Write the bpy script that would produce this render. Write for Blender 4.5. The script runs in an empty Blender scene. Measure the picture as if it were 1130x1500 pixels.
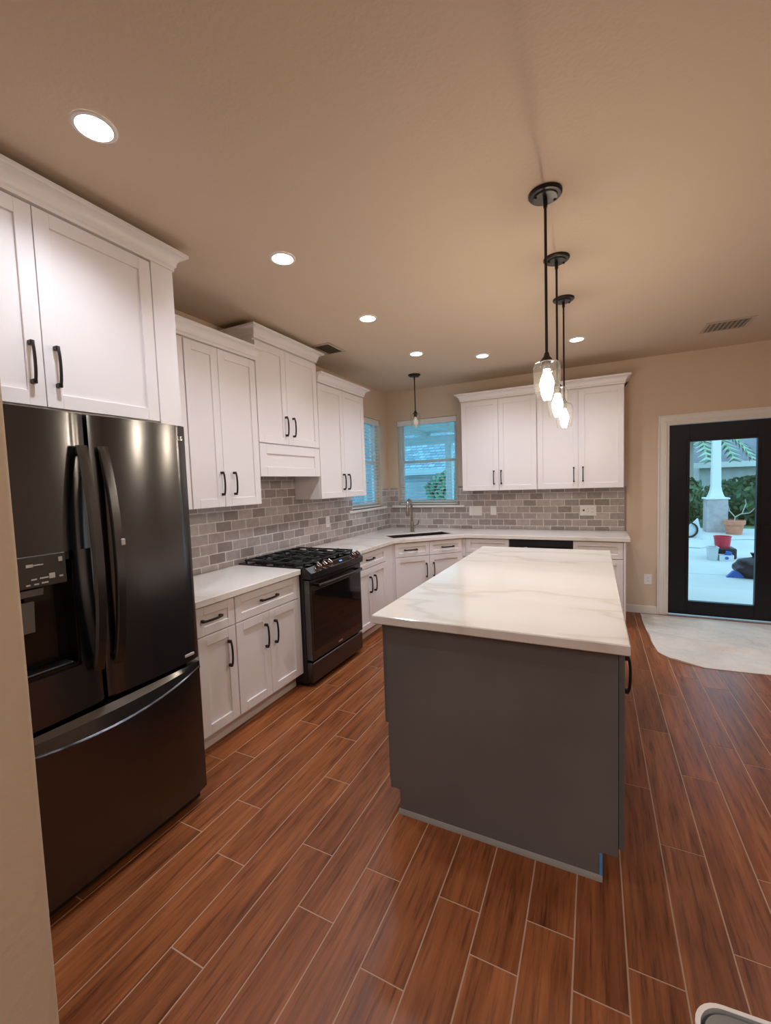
import bpy, bmesh, math, random
from mathutils import Vector, Matrix
PI = math.pi
random.seed(7)
SC = bpy.context.scene
COL = SC.collection

# ------------------------------------------------------------------ camera, world, exposure
cam_d = bpy.data.cameras.new('camera'); cam = bpy.data.objects.new('camera', cam_d); COL.objects.link(cam)
YAW, PITCH, ROLL = math.radians(26.264), math.radians(-3.747), math.radians(-1.956)
fw = Vector((-math.sin(YAW)*math.cos(PITCH), math.cos(YAW)*math.cos(PITCH), math.sin(PITCH)))
rt = Vector((math.cos(YAW), math.sin(YAW), 0)); up = rt.cross(fw)
RT = math.cos(ROLL)*rt + math.sin(ROLL)*up; UP = -math.sin(ROLL)*rt + math.cos(ROLL)*up
cam.matrix_world = Matrix(((RT.x, UP.x, -fw.x, 0), (RT.y, UP.y, -fw.y, 0), (RT.z, UP.z, -fw.z, 1.525), (0, 0, 0, 1)))
cam_d.sensor_fit = 'VERTICAL'; cam_d.sensor_height = 24; cam_d.lens = 622.05/1500*24
cam_d.clip_start = 0.02; cam_d.clip_end = 200
SC.camera = cam

WORLD_COL, WORLD_STR = (0.39, 0.74, 1.0), 1.55
CAN_STR, CAN_WATT, BULB_STR, FILL_DOME_STR = 18.0, 42.0, 150.0, 42.0
w = bpy.data.worlds.new('sky'); SC.world = w; w.use_nodes = True
bg = w.node_tree.nodes['Background']; bg.inputs[0].default_value = (*WORLD_COL, 1); bg.inputs[1].default_value = WORLD_STR
SC.view_settings.view_transform = 'Standard'; SC.view_settings.look = 'None'
SC.view_settings.exposure = 0.48; SC.view_settings.gamma = 1.0
SC.view_settings.use_curve_mapping = False
try:
    SC.cycles.use_denoising = True
    SC.cycles.max_bounces = 10; SC.cycles.diffuse_bounces = 5; SC.cycles.transparent_max_bounces = 24
    SC.cycles.sample_clamp_indirect = 6.0
    SC.cycles.caustics_reflective = False; SC.cycles.caustics_refractive = False
except Exception:
    pass

# ------------------------------------------------------------------ materials
def lin(h):
    r = [int(h[i:i+2], 16)/255 for i in (0, 2, 4)]
    return tuple(c/12.92 if c <= .04045 else ((c+.055)/1.055)**2.4 for c in r)

class NT:
    """small node-tree helper"""
    def __init__(s, name):
        s.m = bpy.data.materials.new(name); s.m.use_nodes = True
        s.n = s.m.node_tree.nodes; s.l = s.m.node_tree.links
        s.b = s.n['Principled BSDF']; s.out = s.n['Material Output']
    def add(s, t, **kw):
        nd = s.n.new(t)
        for k, v in kw.items(): setattr(nd, k, v)
        return nd
    def link(s, a, b): s.l.new(a, b)
    def ramp(s, fac, stops):
        r = s.add('ShaderNodeValToRGB'); e = r.color_ramp.elements
        while len(e) < len(stops): e.new(.5)
        for el, (p, c) in zip(e, stops): el.position = p; el.color = (*c, 1)
        s.link(fac, r.inputs[0]); return r.outputs[0]
    def coords(s, scale=(1, 1, 1), kind='Object'):
        t = s.add('ShaderNodeTexCoord'); mp = s.add('ShaderNodeMapping'); mp.inputs['Scale'].default_value = scale
        s.link(t.outputs[kind], mp.inputs[0]); return mp.outputs[0]
    def noise(s, vec, scale, detail=4, rough=.5):
        n = s.add('ShaderNodeTexNoise'); n.inputs['Scale'].default_value = scale; n.inputs['Detail'].default_value = detail
        n.inputs['Roughness'].default_value = rough
        if vec is not None: s.link(vec, n.inputs['Vector'])
        return n.outputs['Fac']
    def bump(s, h, strength, dist=.01):
        b = s.add('ShaderNodeBump'); b.inputs['Strength'].default_value = strength; b.inputs['Distance'].default_value = dist
        s.link(h, b.inputs['Height']); s.link(b.outputs[0], s.b.inputs['Normal'])

def mat(name, c, rough=.5, metal=0., spec=.5, bump=None, vary=None, coat=0., alpha=None):
    t = NT(name); c = lin(c) if isinstance(c, str) else c
    t.b.inputs['Base Color'].default_value = (*c, 1); t.b.inputs['Roughness'].default_value = rough
    t.b.inputs['Metallic'].default_value = metal; t.b.inputs['Specular IOR Level'].default_value = spec
    t.b.inputs['Coat Weight'].default_value = coat
    if vary:
        sc, amt = vary
        v = t.noise(t.coords(), sc, 3)
        lo = tuple(x*(1-amt) for x in c); hi = tuple(min(1, x*(1+amt)) for x in c)
        t.link(t.ramp(v, [(.3, lo), (.7, hi)]), t.b.inputs['Base Color'])
    if bump:
        sc, st, di = bump
        t.bump(t.noise(t.coords(), sc, 3), st, di)
    return t.m

def emit(name, c, s):
    t = NT(name); e = t.add('ShaderNodeEmission'); e.inputs[0].default_value = (*c, 1); e.inputs[1].default_value = s
    t.link(e.outputs[0], t.out.inputs[0]); return t.m

def glass(name, tint=(1, 1, 1), refl=1.0, ior=1.45, haze=0):
    t = NT(name)
    tr = t.add('ShaderNodeBsdfTransparent'); tr.inputs[0].default_value = (*tint, 1)
    gl = t.add('ShaderNodeBsdfGlossy'); gl.inputs['Roughness'].default_value = .02
    lw = t.add('ShaderNodeLayerWeight'); lw.inputs[0].default_value = .5
    pw = t.add('ShaderNodeMath', operation='POWER'); pw.inputs[1].default_value = 4.0; t.link(lw.outputs['Facing'], pw.inputs[0])
    fr = t.add('ShaderNodeMath', operation='MULTIPLY_ADD'); fr.inputs[1].default_value = .75; fr.inputs[2].default_value = .045; t.link(pw.outputs[0], fr.inputs[0])
    ml = t.add('ShaderNodeMath', operation='MULTIPLY'); ml.inputs[1].default_value = refl
    t.link(fr.outputs[0], ml.inputs[0])
    mx = t.add('ShaderNodeMixShader'); t.link(ml.outputs[0], mx.inputs[0]); t.link(tr.outputs[0], mx.inputs[1]); t.link(gl.outputs[0], mx.inputs[2])
    if haze:
        tl = t.add('ShaderNodeBsdfTranslucent'); m2 = t.add('ShaderNodeMixShader'); m2.inputs[0].default_value = haze
        t.link(mx.outputs[0], m2.inputs[1]); t.link(tl.outputs[0], m2.inputs[2]); mx = m2
    t.link(mx.outputs[0], t.out.inputs[0]); return t.m

M = {}
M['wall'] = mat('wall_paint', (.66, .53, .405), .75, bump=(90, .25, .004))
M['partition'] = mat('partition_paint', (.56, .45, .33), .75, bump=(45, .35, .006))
M['ceiling'] = mat('ceiling_paint', (.63, .515, .395), .85, bump=(60, .22, .006))
M['white'] = mat('cabinet_paint', (.80, .765, .765), .34)
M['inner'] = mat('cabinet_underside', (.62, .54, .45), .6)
M['trim'] = mat('trim_paint', (.78, .75, .71), .4)
M['vinyl'] = mat('window_vinyl', (.78, .79, .80), .4)
M['blind'] = mat('blind_slat', (.80, .80, .78), .45)
M['bronze'] = mat('dark_bronze', (.018, .013, .011), .38, metal=.35)
M['black'] = mat('black_plastic', (.010, .010, .011), .4)
M['gloss_black'] = mat('black_glass', (.008, .007, .007), .06)
M['iron'] = mat('cast_iron', (.012, .012, .012), .55, bump=(120, .2, .002))
M['range_side'] = mat('range_enamel', (.012, .012, .013), .3)
M['steel'] = mat('brushed_nickel', (.44, .41, .385), .22, metal=1)
M['sinkmat'] = mat('sink_steel', (.13, .115, .10), .36, metal=1)
M['plate'] = mat('switch_plate', (.83, .83, .82), .35)
M['plate_dark'] = mat('switch_slot', (.03, .03, .03), .4)
M['island'] = mat('island_paint', (.146, .135, .134), .5, bump=(40, .08, .004), vary=(2.0, .12))
M['quarter'] = mat('caulk_grey', (.27, .25, .22), .6)
M['tape'] = mat('painters_tape', (.10, .33, .68), .6)
M['door_black'] = mat('door_paint', (.010, .010, .012), .38, spec=.28)
M['cloth'] = mat('canvas_cloth', (.70, .65, .58), .9, bump=(7, .9, .06), vary=(3, .08))
M['concrete'] = mat('patio_concrete', (.63, .60, .57), .85, bump=(14, .2, .01), vary=(1.2, .06))
M['ground'] = mat('lawn', (.16, .24, .10), .9, vary=(3, .3))
M['leaf'] = mat('hedge_leaf', (.07, .14, .06), .6, vary=(1.4, .6))
M['leaf_pale'] = mat('palm_leaf', (.34, .52, .34), .6, vary=(1.4, .3))
M['terracotta'] = mat('terracotta', (.66, .24, .14), .7, vary=(9, .12))
M['stucco'] = mat('column_white', (.78, .77, .76), .7)
M['stone'] = mat('pedestal_stone', (.50, .44, .44), .8, vary=(6, .18))
M['red'] = mat('red_plastic', (.62, .03, .05), .4)
M['clear'] = mat('translucent_tub', (.62, .64, .66), .35)
M['blue'] = mat('blue_tool', (.03, .12, .45), .4)
M['bag'] = mat('black_bag', (.006, .007, .012), .35, bump=(14, .8, .02))
M['toolwhite'] = mat('tool_white', (.72, .74, .76), .4)
M['bark'] = mat('pale_stem', (.50, .46, .40), .8)
M['roof'] = mat('neighbour_roof', (.22, .21, .24), .85, vary=(2.2, .15))
M['fencewood'] = mat('fence_board', (.62, .60, .62), .75, vary=(3, .12))
M['glass'] = glass('window_glass', (.97, 1, 1), 1.0, 1.5)
M['window_glass'] = glass('cyan_cast_window_glass', (.70, .95, 1.0), 1.0, 1.5)  # cyan cast of the daylight is put into the pane tint
M['shade'] = glass('pendant_glass', (.97, .96, .94), 1.6, 1.5, .004)
M['can_light'] = emit('downlight_lens', (.93, .95, 1.05), CAN_STR)
M['bulb_light'] = emit('bulb_glow', (1.0, .85, .66), BULB_STR)
M['fill_dome_light'] = emit('fill_dome_diffuser', (1.0, .93, .84), FILL_DOME_STR)
M['bulb_off'] = mat('bulb_unlit', (.8, .78, .74), .2)
M['display'] = emit('range_display', (.15, .3, 1.0), 1.3)
M['vent'] = mat('vent_metal', (.50, .41, .32), .5)
M['vent_dark'] = mat('vent_shadow', (.22, .19, .155), .7)
M['silver'] = mat('polished_rim', (.86, .83, .83), .3, metal=.55)
M['binlid'] = mat('bin_lid_grey', (.15, .145, .125), .5)
M['logo'] = mat('fridge_lettering', (.62, .60, .56), .3, metal=.6)
M['icons'] = mat('dispenser_print', (.55, .53, .49), .5)
M['panel'] = mat('dispenser_panel', (.060, .056, .050), .4, metal=.3)
M['paddle'] = mat('dispenser_paddle', (.16, .165, .165), .3)
M['housewall'] = None

M['range_panel'] = mat('range_panel', (.045, .043, .043), .4, metal=.7)
M['knob'] = mat('range_knob', (.30, .26, .24), .25, metal=1)
def mk_blackstainless():
    t = NT('black_stainless')
    t.b.inputs['Anisotropic'].default_value = .7; t.b.inputs['Anisotropic Rotation'].default_value = .25; t.b.inputs['Base Color'].default_value = (.125, .125, .130, 1); t.b.inputs['Metallic'].default_value = 1
    n = t.noise(t.coords((1, 1, 160)), 6, 2)
    rr = t.add('ShaderNodeMapRange'); rr.inputs['To Min'].default_value = .19; rr.inputs['To Max'].default_value = .23
    t.link(n, rr.inputs[0]); t.link(rr.outputs[0], t.b.inputs['Roughness'])
    return t.m
M['bss'] = mk_blackstainless()

def mk_quartz(name):
    t = NT(name); v = t.coords()
    n = t.noise(v, 1.4, 6, .62)
    mp = t.add('ShaderNodeMapping'); mp.inputs['Rotation'].default_value = (0, 0, .5); mp.inputs['Scale'].default_value = (.5, 1.5, 1)
    t.link(v, mp.inputs[0])
    n2 = t.noise(mp.outputs[0], .75, 4, .5)
    sub = t.add('ShaderNodeMath', operation='SUBTRACT'); sub.inputs[1].default_value = .5; t.link(n2, sub.inputs[0])
    ab = t.add('ShaderNodeMath', operation='ABSOLUTE'); t.link(sub.outputs[0], ab.inputs[0])
    vein = t.ramp(ab.outputs[0], [(0.0, (.70, .64, .57)), (.012, (.79, .75, .70)), (.07, (.82, .79, .75))])
    mx = t.add('ShaderNodeMixRGB', blend_type='MULTIPLY'); mx.inputs[0].default_value = 1
    t.link(vein, mx.inputs[1]); t.link(t.ramp(n, [(.3, (.97, .96, .95)), (.7, (1, 1, 1))]), mx.inputs[2])
    t.link(mx.outputs[0], t.b.inputs['Base Color']); t.b.inputs['Roughness'].default_value = .12
    return t.m
M['quartz'] = mk_quartz('quartz_counter')

def mk_planks():
    t = NT('wood_look_tile')
    at = t.add('ShaderNodeAttribute'); at.attribute_name = 'plank'; at.attribute_type = 'GEOMETRY'
    sp = t.add('ShaderNodeSeparateColor'); t.link(at.outputs['Color'], sp.inputs[0])
    tc = t.add('ShaderNodeTexCoord')
    of = t.add('ShaderNodeVectorMath', operation='SCALE'); of.inputs['Scale'].default_value = 37.0
    t.link(at.outputs['Color'], of.inputs[0])
    ad = t.add('ShaderNodeVectorMath', operation='ADD'); t.link(tc.outputs['Object'], ad.inputs[0]); t.link(of.outputs[0], ad.inputs[1])
    mp = t.add('ShaderNodeMapping'); mp.inputs['Scale'].default_value = (26, 1.7, 1); t.link(ad.outputs[0], mp.inputs[0])
    n1 = t.noise(mp.outputs[0], 1.0, 6, .65)
    mp2 = t.add('ShaderNodeMapping'); mp2.inputs['Scale'].default_value = (75, 4.5, 1); t.link(ad.outputs[0], mp2.inputs[0])
    n2 = t.noise(mp2.outputs[0], 1.0, 4, .6)
    mp3 = t.add('ShaderNodeMapping'); mp3.inputs['Scale'].default_value = (7, 1.5, 1); t.link(ad.outputs[0], mp3.inputs[0])
    n3 = t.noise(mp3.outputs[0], 1.0, 3, .5)
    base = t.ramp(n1, [(.25, (.12, .034, .011)), (.45, (.235, .074, .023)), (.62, (.32, .105, .034)), (.8, (.46, .18, .065))])
    fine = t.ramp(n2, [(.32, (.36, .30, .28)), (.47, (1, 1, 1)), (.72, (1.12, 1.1, 1.08))])
    m1 = t.add('ShaderNodeMixRGB', blend_type='MULTIPLY'); m1.inputs[0].default_value = .75; t.link(base, m1.inputs[1]); t.link(fine, m1.inputs[2])
    m2 = t.add('ShaderNodeMixRGB', blend_type='MULTIPLY'); m2.inputs[0].default_value = .6
    t.link(m1.outputs[0], m2.inputs[1]); t.link(t.ramp(n3, [(.3, (.62, .56, .54)), (.7, (1, 1, 1))]), m2.inputs[2])
    hs = t.add('ShaderNodeHueSaturation'); t.link(m2.outputs[0], hs.inputs['Color'])
    mr = t.add('ShaderNodeMapRange'); mr.inputs['To Min'].default_value = .90; mr.inputs['To Max'].default_value = 1.14
    t.link(sp.outputs[0], mr.inputs[0]); t.link(mr.outputs[0], hs.inputs['Value'])
    t.link(hs.outputs[0], t.b.inputs['Base Color'])
    rr = t.add('ShaderNodeMapRange'); t.b.inputs['Specular IOR Level'].default_value = .30; rr.inputs['To Min'].default_value = .28; rr.inputs['To Max'].default_value = .46
    t.link(n1, rr.inputs[0]); t.link(rr.outputs[0], t.b.inputs['Roughness'])
    t.bump(n2, .12, .002)
    return t.m
M['plank'] = mk_planks()
M['grout'] = mat('floor_grout', (.45, .28, .18), .8)

def mk_bricks(name, w, h, c1, c2, cm, mortar, ax, cloud=.35, rough=.3, off=(0, 0)):
    """brick pattern laid out in metres on the plane spanned by axis ax and z"""
    t = NT(name)
    tc = t.add('ShaderNodeTexCoord'); sx = t.add('ShaderNodeSeparateXYZ'); t.link(tc.outputs['Object'], sx.inputs[0])
    cb = t.add('ShaderNodeCombineXYZ')
    def sh(o, d):
        a = t.add('ShaderNodeMath', operation='ADD'); a.inputs[1].default_value = d; t.link(o, a.inputs[0]); return a.outputs[0]
    t.link(sh(sx.outputs[ax], off[0]), cb.inputs[0]); t.link(sh(sx.outputs[2], off[1]), cb.inputs[1])
    wob = t.add('ShaderNodeTexNoise'); wob.inputs['Scale'].default_value = 14; wob.inputs['Detail'].default_value = 2
    t.link(cb.outputs[0], wob.inputs['Vector'])
    sb = t.add('ShaderNodeVectorMath', operation='SUBTRACT'); sb.inputs[1].default_value = (.5, .5, .5); t.link(wob.outputs['Color'], sb.inputs[0])
    sc = t.add('ShaderNodeVectorMath', operation='SCALE'); sc.inputs['Scale'].default_value = .007; t.link(sb.outputs[0], sc.inputs[0])
    av = t.add('ShaderNodeVectorMath', operation='ADD'); t.link(cb.outputs[0], av.inputs[0]); t.link(sc.outputs[0], av.inputs[1])
    br = t.add('ShaderNodeTexBrick'); t.link(av.outputs[0], br.inputs['Vector'])
    br.inputs['Scale'].default_value = 1; br.inputs['Brick Width'].default_value = w; br.inputs['Row Height'].default_value = h
    br.inputs['Mortar Size'].default_value = mortar; br.inputs['Mortar Smooth'].default_value = .35; br.inputs['Bias'].default_value = 0
    br.inputs['Color1'].default_value = (*c1, 1); br.inputs['Color2'].default_value = (*c2, 1); br.inputs['Mortar'].default_value = (*cm, 1)
    n = t.noise(cb.outputs[0], 22, 4, .6)
    mx = t.add('ShaderNodeMixRGB', blend_type='MULTIPLY'); mx.inputs[0].default_value = cloud
    t.link(br.outputs['Color'], mx.inputs[1]); t.link(t.ramp(n, [(.3, (.55, .54, .55)), (.7, (1.15, 1.15, 1.15))]), mx.inputs[2])
    t.link(mx.outputs[0], t.b.inputs['Base Color']); t.b.inputs['Roughness'].default_value = rough
    inv = t.add('ShaderNodeMath', operation='SUBTRACT'); inv.inputs[0].default_value = 1; t.link(br.outputs['Fac'], inv.inputs[1])
    t.bump(inv.outputs[0], .35, .004)
    return t.m
TC = ((.285, .245, .228), (.53, .478, .46), (.74, .685, .665))
M['tile_x'] = mk_bricks('grey_brick_tile_back', .157, .0795, *TC, .0052, 0, off=(0, -.005))
M['tile_y'] = mk_bricks('grey_brick_tile_side', .157, .0795, *TC, .0052, 1, off=(.03, -.005))
M['housewall'] = mk_bricks('house_brick', .2, .075, (.42, .36, .42), (.52, .44, .48), (.62, .6, .62), .008, 1, rough=.8)
M['shingle'] = mk_bricks('roof_shingle', .26, .13, (.36, .36, .40), (.66, .66, .70), (.12, .12, .14), .012, 0, rough=.9)

# ------------------------------------------------------------------ mesh helpers
class MB:
    def __init__(s): s.bm = bmesh.new()
    def vs(s, pts): return [s.bm.verts.new(p) for p in pts]
    def f(s, vl):
        try: return s.bm.faces.new(vl)
        except ValueError: return None
    def box(s, x0, x1, y0, y1, z0, z1, bev=0.0):
        x0, x1 = sorted((x0, x1)); y0, y1 = sorted((y0, y1)); z0, z1 = sorted((z0, z1))
        v = s.vs([(x, y, z) for z in (z0, z1) for y in (y0, y1) for x in (x0, x1)])
        fs = [s.f([v[i] for i in q]) for q in ((0, 2, 3, 1), (4, 5, 7, 6), (0, 1, 5, 4), (2, 6, 7, 3), (0, 4, 6, 2), (1, 3, 7, 5))]
        if bev > 0:
            bev = min(bev, .45*min(x1-x0, y1-y0, z1-z0))
            ed = list({e for q in fs for e in q.edges})
            bmesh.ops.bevel(s.bm, geom=ed, offset=bev, segments=1, affect='EDGES', profile=.5)
        return s
    def prism(s, poly, a0, a1, axis='z', bev=0.0):
        def P(p, a):
            return (p[0], p[1], a) if axis == 'z' else ((a, p[0], p[1]) if axis == 'x' else (p[0], a, p[1]))
        b = s.vs([P(p, a0) for p in poly]); t = s.vs([P(p, a1) for p in poly]); n = len(poly)
        fs = [s.f(b[::-1]), s.f(t)]
        for i in range(n): fs.append(s.f([b[i], b[(i+1) % n], t[(i+1) % n], t[i]]))
        if bev > 0:
            ed = [e for q in fs[:2] for e in q.edges]
            bmesh.ops.bevel(s.bm, geom=list(set(ed)), offset=bev, segments=2, affect='EDGES', profile=.5)
        return s
    def holed(s, outer, hole, z0, z1):
        """slab with one hole, both given as xy loops"""
        rings = []
        for z in (z0, z1):
            o = s.vs([(x, y, z) for x, y in outer]); h = s.vs([(x, y, z) for x, y in hole]); rings.append((o, h))
            eds = []
            for loop in (o, h):
                for i in range(len(loop)): eds.append(s.bm.edges.new((loop[i], loop[(i+1) % len(loop)])))
            bmesh.ops.triangle_fill(s.bm, use_beauty=True, edges=eds)
        for k in (0, 1):
            a, b = rings[0][k], rings[1][k]
            for i in range(len(a)): s.f([a[i], a[(i+1) % len(a)], b[(i+1) % len(a)], b[i]])
        return s
    def tube(s, pts, r, n=10, caps=True, flat=None):
        """sweep; r number or list; flat=(a,b) scales the two section axes"""
        pts = [Vector(p) for p in pts]; R = r if isinstance(r, (list, tuple)) else [r]*len(pts)
        fa, fb = flat or (1, 1); rings = []; ref = None
        for i, p in enumerate(pts):
            t = (pts[min(i+1, len(pts)-1)]-pts[max(i-1, 0)]).normalized()
            if ref is None:
                ref = Vector((0, 0, 1)) if abs(t.z) < .9 else Vector((1, 0, 0))
            u = (ref - t*ref.dot(t)).normalized(); v = t.cross(u); ref = u
            rings.append(s.vs([p + (u*math.cos(2*PI*k/n)*fa + v*math.sin(2*PI*k/n)*fb)*R[i] for k in range(n)]))
        for a, b in zip(rings, rings[1:]):
            for k in range(n): s.f([a[k], a[(k+1) % n], b[(k+1) % n], b[k]])
        if caps: s.f(rings[0][::-1]); s.f(rings[-1])
        return s
    def lathe(s, prof, c=(0, 0, 0), n=24, caps=True):
        rings = [s.vs([(c[0]+r*math.cos(2*PI*k/n), c[1]+r*math.sin(2*PI*k/n), c[2]+z) for k in range(n)]) for r, z in prof]
        for a, b in zip(rings, rings[1:]):
            for k in range(n): s.f([a[k], a[(k+1) % n], b[(k+1) % n], b[k]])
        if caps: s.f(rings[0][::-1]); s.f(rings[-1])
        return s
    def quad(s, a, b, c, d): s.f(s.vs([a, b, c, d])); return s
    def blob(s, c, r, seed=0, amp=.25, sub=3):
        g = bmesh.ops.create_icosphere(s.bm, subdivisions=sub, radius=1)
        rnd = random.Random(seed); ph = [rnd.uniform(0, 6) for _ in range(6)]
        for v in g['verts']:
            p = v.co; k = 1 + amp*(math.sin(3*p.x+ph[0])*math.sin(4*p.y+ph[1])+.6*math.sin(7*p.z+ph[2])*math.sin(6*p.x+ph[3]))
            v.co = Vector((c[0]+p.x*r[0]*k, c[1]+p.y*r[1]*k, c[2]+p.z*r[2]*k))
        return s
    def build(s, name, m, parent=None, loc=None, ang=32, norm=True):
        if norm: bmesh.ops.recalc_face_normals(s.bm, faces=s.bm.faces[:])
        me = bpy.data.meshes.new(name); s.bm.to_mesh(me); s.bm.free()
        if m is not None: me.materials.append(m)
        me.polygons.foreach_set('use_smooth', [True]*len(me.polygons))
        me.set_sharp_from_angle(angle=math.radians(ang))
        o = bpy.data.objects.new(name, me); COL.objects.link(o)
        if parent is not None: o.parent = parent
        if loc is not None: o.location = loc
        return o

def tag(o, label, cat, group=None):
    o['label'] = label; o['category'] = cat
    if group: o['group'] = group
    return o
def thing(name, label, cat, loc=(0, 0, 0), rz=0, group=None):
    o = bpy.data.objects.new(name, None); COL.objects.link(o)
    o.location = loc; o.rotation_euler = (0, 0, rz); o.empty_display_size = .1
    return tag(o, label, cat, group)
def struct(o): o['kind'] = 'structure'; return o
def kids(o): return [c for c in bpy.data.objects if c.parent == o]
def dup(root, loc, label=None):
    r = root.copy(); COL.objects.link(r); r.location = loc
    if label: r['label'] = label
    for ch in kids(root):
        c = ch.copy(); COL.objects.link(c); c.parent = r
        for g in kids(ch):
            d = g.copy(); COL.objects.link(d); d.parent = c
    return r

# ------------------------------------------------------------------ dimensions (metres)
XL, YB, H = -2.607, 5.414, 2.784           # left wall, back wall, ceiling
XR, YR = 3.6, -3.6                          # far right and rear walls, outside the frame
CT = .914

# ------------------------------------------------------------------ setting: floor, ceiling, walls
def floor():
    bm = bmesh.new(); cl = bm.loops.layers.float_color.new('plank')
    W, L, g = .152, .908, .0026
    known = {-12: 1.235, -11: 1.447, -10: 1.184, -9: .852, -8: 1.37, -7: 1.143, -6: 1.38, -5: 1.063, -3: 1.244, -2: 1.43, 0: 1.41, 1: 1.975, 2: 1.59, 3: 2.847}
    rnd = random.Random(3)
    for k in range(-19, 24):
        x0 = .09+W*k; x1 = x0+W
        j = known.get(k, rnd.uniform(0, L))
        y = j - L*math.ceil((j-YR)/L)
        while y < YB+.1:
            ya, yb = max(y, YR), min(y+L, YB+.1)
            if yb-ya > .02:
                c = (rnd.random(), rnd.random(), rnd.random(), 1)
                a = [(x0+g, ya+g), (x1-g, ya+g), (x1-g, yb-g), (x0+g, yb-g)]
                t = [bm.verts.new((p[0], p[1], 0)) for p in a]; b = [bm.verts.new((p[0], p[1], -.0015)) for p in a]
                fs = [bm.faces.new(t)]+[bm.faces.new([b[i], b[(i+1) % 4], t[(i+1) % 4], t[i]]) for i in range(4)]
                for f in fs:
                    f.material_index = 0
                    for l in f.loops: l[cl] = c
            y += L
    f = bm.faces.new([bm.verts.new(p) for p in ((XL-.1, YR, -.0012), (XR, YR, -.0012), (XR, YB+.1, -.0012), (XL-.1, YB+.1, -.0012))]); f.material_index = 1
    me = bpy.data.meshes.new('floor'); bm.to_mesh(me); bm.free()
    me.materials.append(M['plank']); me.materials.append(M['grout'])
    o = bpy.data.objects.new('floor', me); COL.objects.link(o); struct(o)
floor()
struct(MB().box(XL-.15, XR+.15, YR-.15, YB+.15, H, H+.12).build('ceiling', M['ceiling']))

def wall_grid(axis, a0, a1, z0, z1, t0, t1, holes):
    """wall as one mesh: cells of a grid minus holes (a0,a1,z0,z1)"""
    A = sorted({a0, a1, *[h[0] for h in holes], *[h[1] for h in holes]}); Z = sorted({z0, z1, *[h[2] for h in holes], *[h[3] for h in holes]})
    mb = MB()
    for i in range(len(A)-1):
        for j in range(len(Z)-1):
            ca, cz = (A[i]+A[i+1])/2, (Z[j]+Z[j+1])/2
            if any(h[0] < ca < h[1] and h[2] < cz < h[3] for h in holes): continue
            if axis == 'x': mb.box(A[i], A[i+1], t0, t1, Z[j], Z[j+1])
            else: mb.box(t0, t1, A[i], A[i+1], Z[j], Z[j+1])
    bmesh.ops.remove_doubles(mb.bm, verts=mb.bm.verts[:], dist=1e-5)
    dead = [f for f in mb.bm.faces if all(len(e.link_faces) > 2 for e in f.edges)]
    return mb
WB = (-2.463, -1.600, 1.222, 2.388)         # back window opening (x, x, z, z)
WL = (4.375, 5.200, 1.222, 2.388)           # side window opening (y, y, z, z)
DO = (.700, 1.665, 0, 2.065)                # exterior door opening
struct(wall_grid('x', XL-.15, XR+.15, 0, H, YB, YB+.14, [WB, DO]).build('wall_back', M['wall'], norm=False))
struct(wall_grid('y', YR, YB, 0, H, XL-.14, XL, [WL]).build('wall_left', M['wall'], norm=False))
struct(MB().box(XR, XR+.14, YR, YB, 0, H).build('wall_right', M['wall']))
struct(MB().box(XL-.14, XR+.14, YR-.14, YR, 0, H).build('wall_rear', M['wall']))
# partition beside the fridge, with rounded (bullnose) corner
r = .034; px1, py1 = -1.15, .486
arc = [(px1-r+r*math.sin(a), py1-r+r*math.cos(a)) for a in [PI/2*k/7 for k in range(8)]]
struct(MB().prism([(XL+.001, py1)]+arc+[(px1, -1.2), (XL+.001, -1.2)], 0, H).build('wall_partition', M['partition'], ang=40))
# baseboards, door casing
struct(MB().box(.292, .615, YB-.014, YB, 0, .085, .003).box(.292, .615, YB-.018, YB, 0, .012).build('baseboard_back', M['trim']))
cas = MB()
for x0, x1, z0, z1 in ((.612, .700, 0, 2.065), (1.665, 1.753, 0, 2.065), (.612, 1.753, 2.065, 2.150)):
    cas.box(x0, x1, YB-.012, YB, z0, z1, .002)
cas.box(.612, .630, YB-.022, YB-.012, 0, 2.150, .003).box(1.735, 1.753, YB-.022, YB-.012, 0, 2.15, .003).box(.63, 1.735, YB-.022, YB-.012, 2.132, 2.150, .003)
cas.box(.672, .690, YB-.017, YB-.012, 0, 2.075, .002).box(.672, 1.7, YB-.017, YB-.012, 2.075, 2.09, .002)
struct(cas.build('trim_1', M['trim']))
jm = MB().box(.700, .716, YB, YB+.14, 0, 2.065).box(1.649, 1.665, YB, YB+.14, 0, 2.065).box(.716, 1.649, YB, YB+.14, 2.045, 2.065)
struct(jm.build('trim_2', M['trim']))

# backsplash tile
def splash(axis, rects, m, name):
    mb = MB()
    for a0, a1, z0, z1 in rects:
        if axis == 'x': mb.box(a0, a1, YB-.009, YB, z0, z1)
        else: mb.box(XL, XL+.009, a0, a1, z0, z1)
    o = struct(mb.build(name, m)); return o
splash('x', [(XL+.009, WB[0]-.0, CT, 1.466), (WB[0], WB[1], CT, 1.190), (WB[1], -1.449, CT, 1.466), (-1.449, .300, CT, 1.410)], M['tile_x'], 'backsplash_back')
splash('y', [(1.60, 2.512, CT, 1.41), (2.512, 3.302, .90, 1.66), (3.302, 4.183, CT, 1.41), (4.183, WL[0], CT, 1.466), (WL[0], WL[1], CT, 1.190), (WL[1], YB-.009, CT, 1.466)], M['tile_y'], 'backsplash_left')
struct(MB().box(.300, .317, YB-.012, YB, CT, 1.41, .003).build('trim_3', mat('tile_edge', (.30, .26, .225), .35)))

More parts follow.
